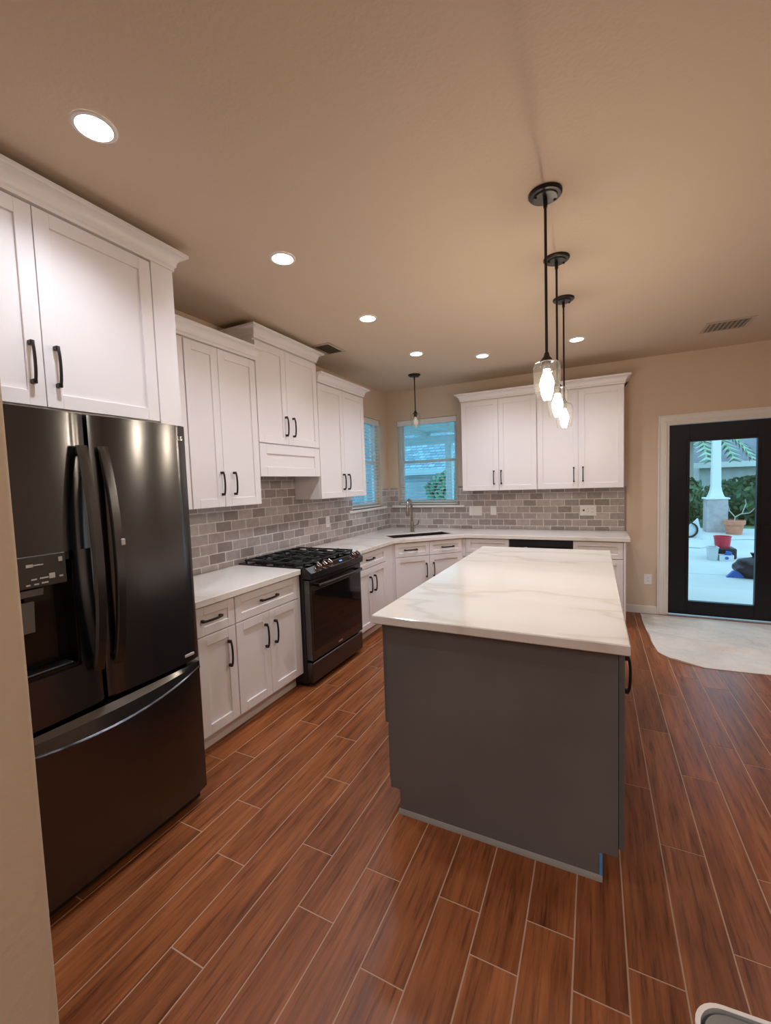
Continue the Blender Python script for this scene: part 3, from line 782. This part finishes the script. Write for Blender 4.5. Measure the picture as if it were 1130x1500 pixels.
for x, y, r_ in ((.146, .15, .045), (.146, .45, .038), (.385, .30, .05), (.62, .15, .05), (.62, .45, .035)):
    MB().lathe([(.0, .924), (r_+.012, .924), (r_+.010, .930), (r_, .934), (r_, .941), (r_*.9, .944), (0, .944)], (x, y, 0), 24).build('burner', M['iron'], R)

# ------------------------------------------------------------------ pendants
def pendant(label, loc, lit, scale=1, ztop=.72):
    o = thing('pendant_light', label, 'pendant lamp', loc, 0, 'pendants over the island' if lit else None)
    cr = .071
    MB().lathe([(0, 0), (cr, 0), (cr, -.008), (cr-.006, -.014), (.052, -.016), (.050, -.022), (.0, -.024)], n=32).build('canopy', M['bronze'], o)
    for a in (.6, .6+PI): MB().lathe([(0, -.014), (.006, -.014), (.006, -.026), (.004, -.029), (0, -.029)], (.045*math.cos(a), .045*math.sin(a), 0), 10).build('canopy_screw', M['black'], o)
    MB().tube([(0, 0, -.02), (0, 0, -.06)], .009, 12).tube([(0, 0, -.05), (0, 0, -ztop+.02)], .0062, 12).build('rod', M['bronze'], o)
    z = -ztop
    MB().lathe([(0, z+.03), (.009, z+.03), (.014, z+.012), (.028, z-.004), (.030, z-.010), (.020, z-.012), (.019, z-.045), (.0, z-.046)], n=20).build('socket', M['bronze'], o)
    sh = [(.028, z-.008), (.046, z-.012), (.056, z-.024), (.0595, z-.045), (.058, z-.09), (.053, z-.14), (.047, z-.175)]
    mb = MB().lathe(sh, n=32, caps=False); mb.build('glass_shade', M['shade'], o, ang=60)
    b = MB().lathe([(0, z-.046), (.013, z-.048), (.016, z-.062), (.027, z-.088), (.0305, z-.108), (.026, z-.132), (.014, z-.155), (.004, z-.170), (0, z-.171)], n=18)
    b.build('bulb', M['bulb_light'] if lit else M['bulb_off'], o, ang=60)
    return o
p0 = pendant('lit glass pendant nearest the camera above the island', (-.193, 2.096, H), True)
dup(p0, (-.193, 2.719, H), 'middle lit glass pendant of the three above the island')
dup(p0, (-.193, 3.339, H), 'farthest lit glass pendant above the island')
pendant('unlit small glass pendant hanging in front of the sink window', (-1.880, 4.690, H), False, ztop=.44)

# ------------------------------------------------------------------ recessed ceiling lights
def downlight(label, x, y):
    o = thing('recessed_light', label, 'ceiling light', (x, y, H), 0, 'recessed ceiling lights')
    MB().lathe([(.056, -.0005), (.056, -.006), (.066, -.005), (.070, -.0005)], n=32, caps=False).build('trim_ring', M['trim'], o)
    MB().lathe([(.0, -.003), (.056, -.003), (.056, -.0008), (0, -.0008)], n=32).build('lens', M['can_light'], o)
    ld_ = bpy.data.lights.get('downlight_beam')
    if ld_ is None:
        ld_ = bpy.data.lights.new('downlight_beam', 'SPOT'); ld_.energy = CAN_WATT; ld_.color = (.91, .95, 1.06)
        ld_.spot_size = math.radians(138); ld_.spot_blend = 1.0; ld_.shadow_soft_size = .05
    b_ = bpy.data.objects.new('beam', ld_); COL.objects.link(b_); b_.parent = o; b_.location = (0, 0, -.008)
    return o
d0 = downlight('recessed ceiling light nearest the camera, above the refrigerator cabinet', -1.542, .963)
for lab, x, y in (('second recessed ceiling light from the camera, above the wall cabinet beside the fridge', -1.538, 1.945),
                  ('third recessed ceiling light from the camera, in front of the range hood cabinet', -1.540, 2.930),
                  ('recessed ceiling light nearest the sink pendant, in the far left corner', -1.555, 3.950),
                  ('recessed ceiling light above the back cabinets, between sink pendant and island pendants', -1.011, 4.378),
                  ('recessed ceiling light just right of the island pendant rods', -.143, 4.351),
                  ('added recessed fill light behind the camera on the kitchen side', -.45, -.70),  # from here on: unseen lamps added to raise the room's light level
                  ('added recessed fill light right of the island, outside the frame', 1.75, 1.20),
                  ('added recessed fill light right of the back door, outside the frame', 2.60, 3.60),
                  ('added recessed fill light in front of the back door, outside the frame', 1.55, 3.70),
                  ('added recessed fill light behind the camera in the living area', 1.75, -1.60)):
    dup(d0, (x, y, H), lab)
def dome(label, x, y):  # unseen ceiling lamps, added as fill for the lower parts of the room
    o = thing('fill_dome_light', label, 'ceiling light', (x, y, H), 0, 'added fill domes out of view')
    MB().lathe([(0, 0), (.20, 0), (.20, -.025), (.185, -.03), (0, -.03)], n=32).build('base_plate', M['bronze'], o)
    MB().lathe([(.182, -.03), (.178, -.06), (.150, -.095), (.09, -.12), (.0, -.128)], n=32, caps=False).build('diffuser', M['fill_dome_light'], o, ang=60)
    return o
dome('added dome fill light behind the camera in the living area', .55, -1.9)
dome('added dome fill light right of the camera in the living area', 2.3, -.2)

# ------------------------------------------------------------------ ceiling vents
def vent(label, x0, x1, y0, y1, ribs_x):
    o = thing('ceiling_vent', label, 'vent', ((x0+x1)/2, (y0+y1)/2, H), 0)
    w_, d = (x1-x0)/2, (y1-y0)/2; t = .028
    mb = MB().box(-w_, w_, -d, -d+t, -.007, -.0005, .002).box(-w_, w_, d-t, d, -.007, -.0005, .002).box(-w_, -w_+t, -d+t, d-t, -.007, -.0005, .002).box(w_-t, w_, -d+t, d-t, -.007, -.0005, .002)
    mb.build('frame', M['vent'], o)
    MB().box(-w_+t, w_-t, -d+t, d-t, -.0012, -.0005).build('backing', M['vent_dark'], o)
    mb = MB(); n = 8
    for i in range(n):
        u = -1+2*(i+.5)/n
        if ribs_x: x = u*(w_-t); mb.prism([(x-.010, -.012), (x-.008, -.012), (x+.010, -.002), (x+.008, -.002)], -d+t, d-t, 'y')
        else: y = u*(d-t); mb.prism([(y-.010, -.012), (y-.008, -.012), (y+.010, -.002), (y+.008, -.002)], -w_+t, w_-t, 'x')
    mb.build('louvres', M['vent'], o)
vent('ceiling vent above the range hood cabinet', -2.290, -2.090, 3.225, 3.520, False)
vent('ceiling vent near the back door wall, right side', .85, 1.19, 4.51, 4.80, True)

# ------------------------------------------------------------------ wall plates
def plate(label, loc, rz, w_, h, kind):
    o = thing('wall_plate', label, 'wall outlet' if kind != 'switch' else 'light switch', loc, rz)
    MB().box(-w_/2, w_/2, -.006, 0, -h/2, h/2, .002).build('cover_plate', M['plate'], o)
    n = max(1, round((w_-.02)/.046)); 
    for i in range(n):
        x = (i-(n-1)/2)*.046
        if kind == 'mixed' and i == 0:
            MB().box(x-.010, x+.010, -.008, -.006, -.010, .010, .001).build('jack', M['plate_dark'], o); continue
        if kind == 'switch' or (kind == 'mixed' and i == n-1 and False):
            MB().box(x-.016, x+.016, -.009, -.006, -.033, .033, .002).build('rocker', M['plate'], o)
        else:
            r_ = MB().box(x-.016, x+.016, -.008, -.006, -.033, .033, .002).build('receptacle', M['plate'], o)
            sl = MB()
            for zz in (-.018, .018):
                for xx in (-.006, .006): sl.box(x+xx-.001, x+xx+.001, -.0085, -.0078, zz-.005, zz+.005)
            sl.build('slots', M['plate_dark'], r_)
plate('wide double switch plate on the tile, left of the single switch', (-1.372, YB-.009, 1.145), 0, .165, .122, 'switch')
plate('single white switch plate on the back tile beside the double plate', (-1.145, YB-.009, 1.148), 0, .074, .116, 'switch')
plate('triple outlet plate with dark jack at the right end of the tile', (-.065, YB-.009, 1.146), 0, .170, .122, 'mixed')
plate('white outlet on the tile between range and side window', (XL+.009, 3.836, 1.142), PI/2, .074, .120, 'outlet')
plate('low wall outlet between the end cabinet and the back door', (.528, YB, .380), 0, .074, .115, 'outlet')

# ------------------------------------------------------------------ drop cloth on the floor
def cloth():
    poly = [(.455, 5.36), (.450, 5.10), (.458, 4.80), (.466, 4.49), (.490, 4.22), (.560, 4.11), (.640, 4.05), (.78, 3.992), (1.01, 4.008), (1.19, 4.022), (1.50, 4.03), (1.85, 4.06), (2.05, 4.2), (2.08, 4.8), (2.06, 5.36)]
    mb = MB(); N = 30; rings = []
    cx, cy = 1.25, 4.75; dense = []
    for i, p in enumerate(poly):
        qn = poly[(i+1) % len(poly)]
        for k in range(6): dense.append((p[0]+(qn[0]-p[0])*k/6, p[1]+(qn[1]-p[1])*k/6))
    def hgt(x, y, e):
        return .004 + .020*max(0, math.sin(5.5*y+1.3*x+.8*math.sin(2.3*x)))**5 + .014*max(0, math.sin(3.6*x+9*y+2+math.sin(4*x)))**4 + .010*max(0, math.sin(7*x-2.5*y+math.sin(5*y)))**4
    for j in range(N):
        e = 1-j/N
        rings.append(mb.vs([(cx+(x-cx)*e, cy+(y-cy)*e, hgt(cx+(x-cx)*e, cy+(y-cy)*e, e)) for x, y in dense]))
    n = len(dense)
    sk_ = mb.vs([(x, y, .0005) for x, y in dense])
    for a, b in zip([sk_]+rings, rings):
        for k in range(n): mb.f([a[k], a[(k+1) % n], b[(k+1) % n], b[k]])
    mb.f(rings[-1])
    o = mb.build('drop_cloth', M['cloth'], ang=80)
    tag(o, 'wrinkled off white canvas drop cloth on the floor before the back door', 'drop cloth')
cloth()

# ------------------------------------------------------------------ bin in the near right corner
B = thing('waste_bin', 'grey lidded bin with shiny silver rim at the bottom right corner', 'bin', (.36, .70, 0), math.radians(4))
def rrect(w_, d, r_, n=8):
    pts = []
    for cx, cy, a0 in ((w_-r_, d-r_, 0), (-w_+r_, d-r_, PI/2), (-w_+r_, -d+r_, PI), (w_-r_, -d+r_, 1.5*PI)):
        for k in range(n+1): a = a0+PI/2*k/n; pts.append((cx+r_*math.cos(a), cy+r_*math.sin(a)))
    return pts
w_, d_ = .205, .150
MB().prism(rrect(w_-.004, d_-.004, .045), .012, .598).build('body', M['binlid'], B, ang=40)
MB().prism(rrect(w_-.008, d_-.008, .042), 0, .012).build('base', M['black'], B, ang=40)
mb = MB(); a = rrect(w_, d_, .049); b = rrect(w_-.007, d_-.007, .043); nn = len(a)
for (za, zb) in ((.594, .620),):
    A0 = mb.vs([(*p, za) for p in a]); A1 = mb.vs([(*p, zb) for p in a]); B1 = mb.vs([(*p, zb) for p in b]); B0 = mb.vs([(*p, za) for p in b])
    for L1, L2 in ((A0, A1), (A1, B1), (B1, B0), (B0, A0)):
        for k in range(nn): mb.f([L1[k], L1[(k+1) % nn], L2[(k+1) % nn], L2[k]])
mb.build('rim', M['silver'], B, ang=40)
MB().prism(rrect(w_-.012, d_-.012, .040), .598, .617, 'z', .002).build('lid', M['binlid'], B, ang=40)

# ------------------------------------------------------------------ outside: ground and setting
GZ = -.10
patio = MB()
for x0, x1, y0, y1 in ((-9, .2, YB+.15, 8.33), (.2, 9, YB+.15, 8.33), (-9, .2, 8.345, 15.4), (.2, 9, 8.345, 15.4)): patio.box(x0, x1-.012, y0, y1, GZ-.1, GZ)
struct(patio.build('ground_patio', M['concrete']))
struct(MB().box(-30, 30, YB+.15, 60, GZ-.2, GZ-.06).build('ground_lawn', M['ground']))

# patio cover seen through the sink window
pc = thing('patio_cover', 'white patio roof outside the sink window', 'patio cover', (-3.4, 7.2, 0))
MB().box(-1.7, 1.9, -1.6, 1.9, 2.62, 2.72).build('roof_deck', M['stucco'], pc)
for x in (-1.5, -.7, .1, .9, 1.7): MB().box(x-.03, x+.03, -1.6, 1.85, 2.50, 2.62).build('rafter', M['stucco'], pc)
MB().box(-1.7, 1.9, 1.62, 1.74, 2.36, 2.54).build('beam', M['stucco'], pc)
for x in (.605, -1.55): MB().box(x-.07, x+.07, 1.58, 1.72, GZ, 2.36, .004).build('post', M['stucco'], pc)
# board fence
fn = thing('board_fence', 'pale horizontal board fence across the yard behind the sink window', 'fence', (-6.5, 13.2, GZ))
mb = MB()
for k in range(9): mb.box(-6, 6.6, 0, .02, .02+k*.185, .168+k*.185)
mb.build('boards', M['fencewood'], fn)
for k in range(7): MB().box(-6+k*2.08, -5.9+k*2.08, .02, .12, 0, 1.75).build('post', M['fencewood'], fn)
# neighbouring houses
def gable(name, label, x0, x1, y0, y1, zw, zr, wm, rm, over=.4):
    o = thing(name, label, 'house', ((x0+x1)/2, (y0+y1)/2, GZ))
    hx, hy = (x1-x0)/2, (y1-y0)/2; zw -= GZ; zr -= GZ
    MB().box(-hx, hx, -hy, hy, 0, zw).build('wall', wm, o)
    e = over; mb = MB(); t = .12; sl = (zr-zw)/hy; zb = zw-e*sl
    mb.prism([(-hy-e, zb), (0, zr), (hy+e, zb), (hy+e, zb+t), (0, zr+t), (-hy-e, zb+t)], -hx-e, hx+e, 'x'); mb.build('roof', rm, o)
    MB().box(-hx-e, hx+e, -hy-e-.03, -hy-e, zb-.06, zb+.16).build('fascia', M['stucco'], o)
    return o
gable('neighbour_house', 'house with shingled roof behind the fence, seen through the sink window', -12, -1.5, 15.5, 25, 2.1, 4.6, M['fencewood'], M['shingle'])
gable('neighbour_house', 'house with plain blue grey roof beyond the hedge, seen through the back door', 3.9, 14, 21.6, 31, 2.0, 4.4, M['fencewood'], M['roof'])
nb = thing('brick_house', 'pinkish brick house close outside the side window', 'house', (-7.1, 7.5, GZ))
MB().box(-1.6, 1.4, -5, 3.6, 0, 3.2).build('wall', M['housewall'], nb)
MB().prism([(-2.0, 3.2), (1.8, 3.2), (0, 4.6)], -5.2, 3.8, 'y').build('roof', M['roof'], nb)
mb = MB().box(1.4, 1.43, -2.2, -1.2, 1.0, 2.3); mb.build('window', M['stucco'], nb)

# porch column on stone pedestal
co = thing('porch_column', 'white tapered column on a stone pedestal at the patio edge', 'column', (3.02, 14.62, GZ))
MB().box(-.235, .235, -.235, .235, 0, .90, .01).build('pedestal', M['stone'], co)
MB().box(-.27, .27, -.27, .27, .90, .945, .01).build('cap', M['stucco'], co)
mb = MB(); rows = []
for hw, z in ((.17, .945), (.17, .98), (.15, 1.02), (.12, 1.14), (.105, 1.25), (.090, 2.4), (.085, 3.1)): rows.append(mb.vs([(-hw, -hw, z), (hw, -hw, z), (hw, hw, z), (-hw, hw, z)]))
for a, b in zip(rows, rows[1:]):
    for k in range(4): mb.f([a[k], a[(k+1) % 4], b[(k+1) % 4], b[k]])
mb.f(rows[0][::-1]); mb.f(rows[-1]); mb.build('shaft', M['stucco'], co)

# hedge and trees of leaves
def leaves(name, label, cat, c, rad, n, m, size, seed, core=True, group=None):
    rnd = random.Random(seed); bm = bmesh.new()
    for _ in range(n):
        while True:
            p = Vector((rnd.uniform(-1, 1), rnd.uniform(-1, 1), rnd.uniform(-1, 1)))
            if .55 < p.length < 1: break
        q_ = Vector((p.x*rad[0], p.y*rad[1], p.z*rad[2])); s_ = size*rnd.uniform(.6, 1.3)
        u = Vector((rnd.gauss(0, 1), rnd.gauss(0, 1), rnd.gauss(0, .6))).normalized(); v = u.orthogonal().normalized(); v.rotate(Matrix.Rotation(rnd.uniform(0, 6.28), 3, u))
        w2 = u.cross(v)
        vs = [bm.verts.new(q_+a*s_) for a in (v, w2*.45, -v, -w2*.45)]; bm.faces.new(vs)
    me = bpy.data.meshes.new('foliage'); bm.to_mesh(me); bm.free(); me.materials.append(m)
    root = thing(name, label, cat, c, 0, group)
    o = bpy.data.objects.new('foliage', me); COL.objects.link(o); o.parent = root
    if core: MB().blob((0, 0, 0), tuple(r_*.72 for r_ in rad), seed, .12).build('inner_mass', M['leaf'], root, ang=180)
    MB().tube([(0, 0, -c[2]+GZ-.05), (0, 0, 0)], .06, 8).build('trunk', M['bark'], root)
    return root
leaves('clipped_hedge', 'dense green hedge behind the potted plant at the patio edge', 'hedge', (4.7, 17.4, .55), (1.75, .8, .85), 2600, M['leaf'], .11, 1)
leaves('garden_shrub', 'green shrub left of the porch column, low and leafy', 'shrub', (2.35, 16.6, .6), (.9, .7, .95), 1300, M['leaf'], .12, 2)
leaves('garden_tree', 'leafy tree above the fence outside the sink window', 'tree', (-3.9, 12.5, 1.25), (.8, .5, .62), 900, M['leaf_pale'], .12, 4)
# palm fronds over the column
pl = thing('palm_tree', 'pale green palm fronds hanging behind the porch column', 'palm', (3.1, 19.0, GZ))
MB().tube([(0, 0, 0), (.05, 0, 1.2), (.02, 0, 2.9)], [.16, .13, .12], 10).build('trunk', M['bark'], pl)
for k in range(15):
    a = 2*PI*k/15+.2; mb = MB(); L = 1.9
    spine = [Vector((math.cos(a)*L*t, math.sin(a)*L*t, 2.9+.55*math.sin(PI*t*.8)-1.1*t*t)) for t in [i/9 for i in range(10)]]
    mb.tube(spine, .012, 5); side = Vector((-math.sin(a), math.cos(a), 0))
    for i in range(1, 10):
        for j in (0, .5):
            p = spine[i-1].lerp(spine[i], j) if j else spine[i]
            for sg in (-1, 1):
                d = (side*sg*.8+Vector((math.cos(a)*.4, math.sin(a)*.4, -.45))).normalized(); l = .55*(1-.5*i/10); ww = (spine[i]-spine[i-1]).normalized()*.05
                mb.quad(p-ww, p+ww, p+d*l+ww*.2, p+d*l-ww*.2)
    mb.build('frond', M['leaf_pale'], pl, norm=False)
# potted plant
pt = thing('potted_plant', 'terracotta pot with a bare stemmed plant beside the column', 'potted plant', (3.30, 14.02, GZ))
MB().lathe([(0, 0), (.165, 0), (.205, .255), (.232, .255), (.238, .30), (.238, .36), (.215, .365), (.205, .31), (0, .31)], n=28).build('pot', M['terracotta'], pt)
mb = MB()
mb.tube([(0, 0, .28), (.02, 0, .45), (-.10, .02, .62), (-.16, .0, .90)], [.018, .014, .010, .006], 7).tube([(.02, 0, .45), (.16, -.02, .55), (.24, 0, .80), (.22, 0, .92)], [.014, .011, .008, .005], 7).tube([(.12, -.01, .53), (.32, 0, .56), (.42, .02, .68)], [.010, .008, .005], 7).tube([(-.08, .02, .6), (-.20, .02, .66), (-.24, .02, .80)], [.008, .006, .004], 6)
mb.build('stems', M['bark'], pt)
# things left on the patio
b1 = MB(); rows = []
tb = thing('storage_tub', 'small translucent tub on the patio, left of the white tool box', 'tub', (1.985, 9.78, GZ))
mb = MB(); t = .006
for (a, b, z) in ((.062, .085, 0), (.075, .10, .235), (.085, .11, .235), (.085, .11, .25), (.070, .095, .25), (.056, .079, .010)): rows.append(mb.vs([(-a, -b, z), (a, -b, z), (a, b, z), (-a, b, z)]))
for a, b in zip(rows, rows[1:]):
    for k in range(4): mb.f([a[k], a[(k+1) % 4], b[(k+1) % 4], b[k]])
mb.f(rows[0][::-1]); mb.f(rows[-1]); mb.build('tub_body', M['clear'], tb)
bx = thing('tool_box', 'white open tool box holding blue tools on the patio', 'tool box', (2.18, 9.74, GZ))
MB().box(-.105, .105, -.075, .075, 0, .012).box(-.105, -.099, -.075, .075, .012, .11).box(.099, .105, -.075, .075, .012, .11).box(-.099, .099, -.075, -.069, .012, .11).box(-.099, .099, .069, .075, .012, .11).build('box', M['toolwhite'], bx)
MB().lathe([(0, -.008), (.028, -.008), (.028, .008), (0, .008)], n=16).build('round_mark', M['blue'], bx)
k = [c for c in kids(bx) if c.name.startswith('round_mark')][0]; k.rotation_euler = (PI/2, 0, 0); k.location = (0, -.074, .058)
o = MB().box(-.045, .045, -.016, .016, 0, .15, .006).build('cordless_tool', M['blue']); o.location = (2.19, 9.735, GZ+.014); o.rotation_euler = (0, .25, 0); o.location.z = GZ+.026
tag(o, 'dark blue power tool standing in the white tool box', 'tool')
rb = MB().lathe([(0, 0), (.115, 0), (.135, .20), (.142, .20), (.142, .215), (.128, .215), (.110, .012), (0, .012)], n=26).build('red_bucket', M['red']); rb.location = (2.22, 10.08, GZ)
tag(rb, 'red bucket on the patio behind the white tool box', 'bucket')
dk = MB().box(-.17, .17, -.16, .16, 0, .20, .02).build('dark_crate', M['bag']); dk.location = (2.22, 10.08, GZ)
rb.location = (2.20, 10.08, GZ+.2005)
rb['label'] = 'red bucket resting on a dark crate behind the white tool box'
tag(dk, 'low dark crate carrying the red bucket on the patio', 'crate')
bg_ = thing('trash_bag', 'black plastic bag slumped on the patio at the glass edge', 'bag', (2.20, 8.28, GZ))
MB().blob((0, 0, .155), (.26, .22, .165), 11, .14, 4).build('bag_body', M['bag'], bg_, ang=180)
MB().lathe([(.05, .27), (.02, .32), (.05, .38), (.0, .38)], n=12).build('tied_neck', M['bag'], bg_)
MB().prism([(-.36, 0), (-.16, 0), (-.14, .02), (-.22, .11), (-.28, .10)], -.12, -.06, 'y').build('blue_flap', M['blue'], bg_)
sw = thing('circular_saw', 'white saw with dark round blade guard at the left glass edge', 'saw', (2.23, 12.9, GZ))
mb = MB(); n = 28
for (ra, rb_) in ((.20, .165),):
    A0 = mb.vs([(-.10+ra*math.cos(2*PI*k/n), -.02, .22+ra*math.sin(2*PI*k/n)) for k in range(n)]); A1 = mb.vs([(-.10+ra*math.cos(2*PI*k/n), .03, .22+ra*math.sin(2*PI*k/n)) for k in range(n)])
    B0 = mb.vs([(-.10+rb_*math.cos(2*PI*k/n), -.02, .22+rb_*math.sin(2*PI*k/n)) for k in range(n)]); B1 = mb.vs([(-.10+rb_*math.cos(2*PI*k/n), .03, .22+rb_*math.sin(2*PI*k/n)) for k in range(n)])
    for L1, L2 in ((A0, A1), (A1, B1), (B1, B0), (B0, A0)):
        for k in range(n): mb.f([L1[k], L1[(k+1) % n], L2[(k+1) % n], L2[k]])
mb.build('blade_guard', M['bag'], sw)
MB().prism([(-.12, 0), (.16, 0), (.20, .12), (.14, .30), (.10, .50), (.02, .40), (-.06, .34)], .035, .16, 'y').build('saw_body', M['toolwhite'], sw)
MB().box(-.28, .22, -.06, .22, 0, .02).build('base_plate', M['toolwhite'], sw)
hs = MB().tube([(1.2, 11.6, GZ+.014), (1.7, 11.3, GZ+.014), (2.05, 11.2, GZ+.014), (2.3, 11.5, GZ+.014), (2.6, 12.6, GZ+.014), (3.3, 12.9, GZ+.014), (4.2, 12.7, GZ+.014)], .013, 8).build('garden_hose', M['clear'])
tag(hs, 'pale hose lying across the patio behind the red bucket', 'hose')
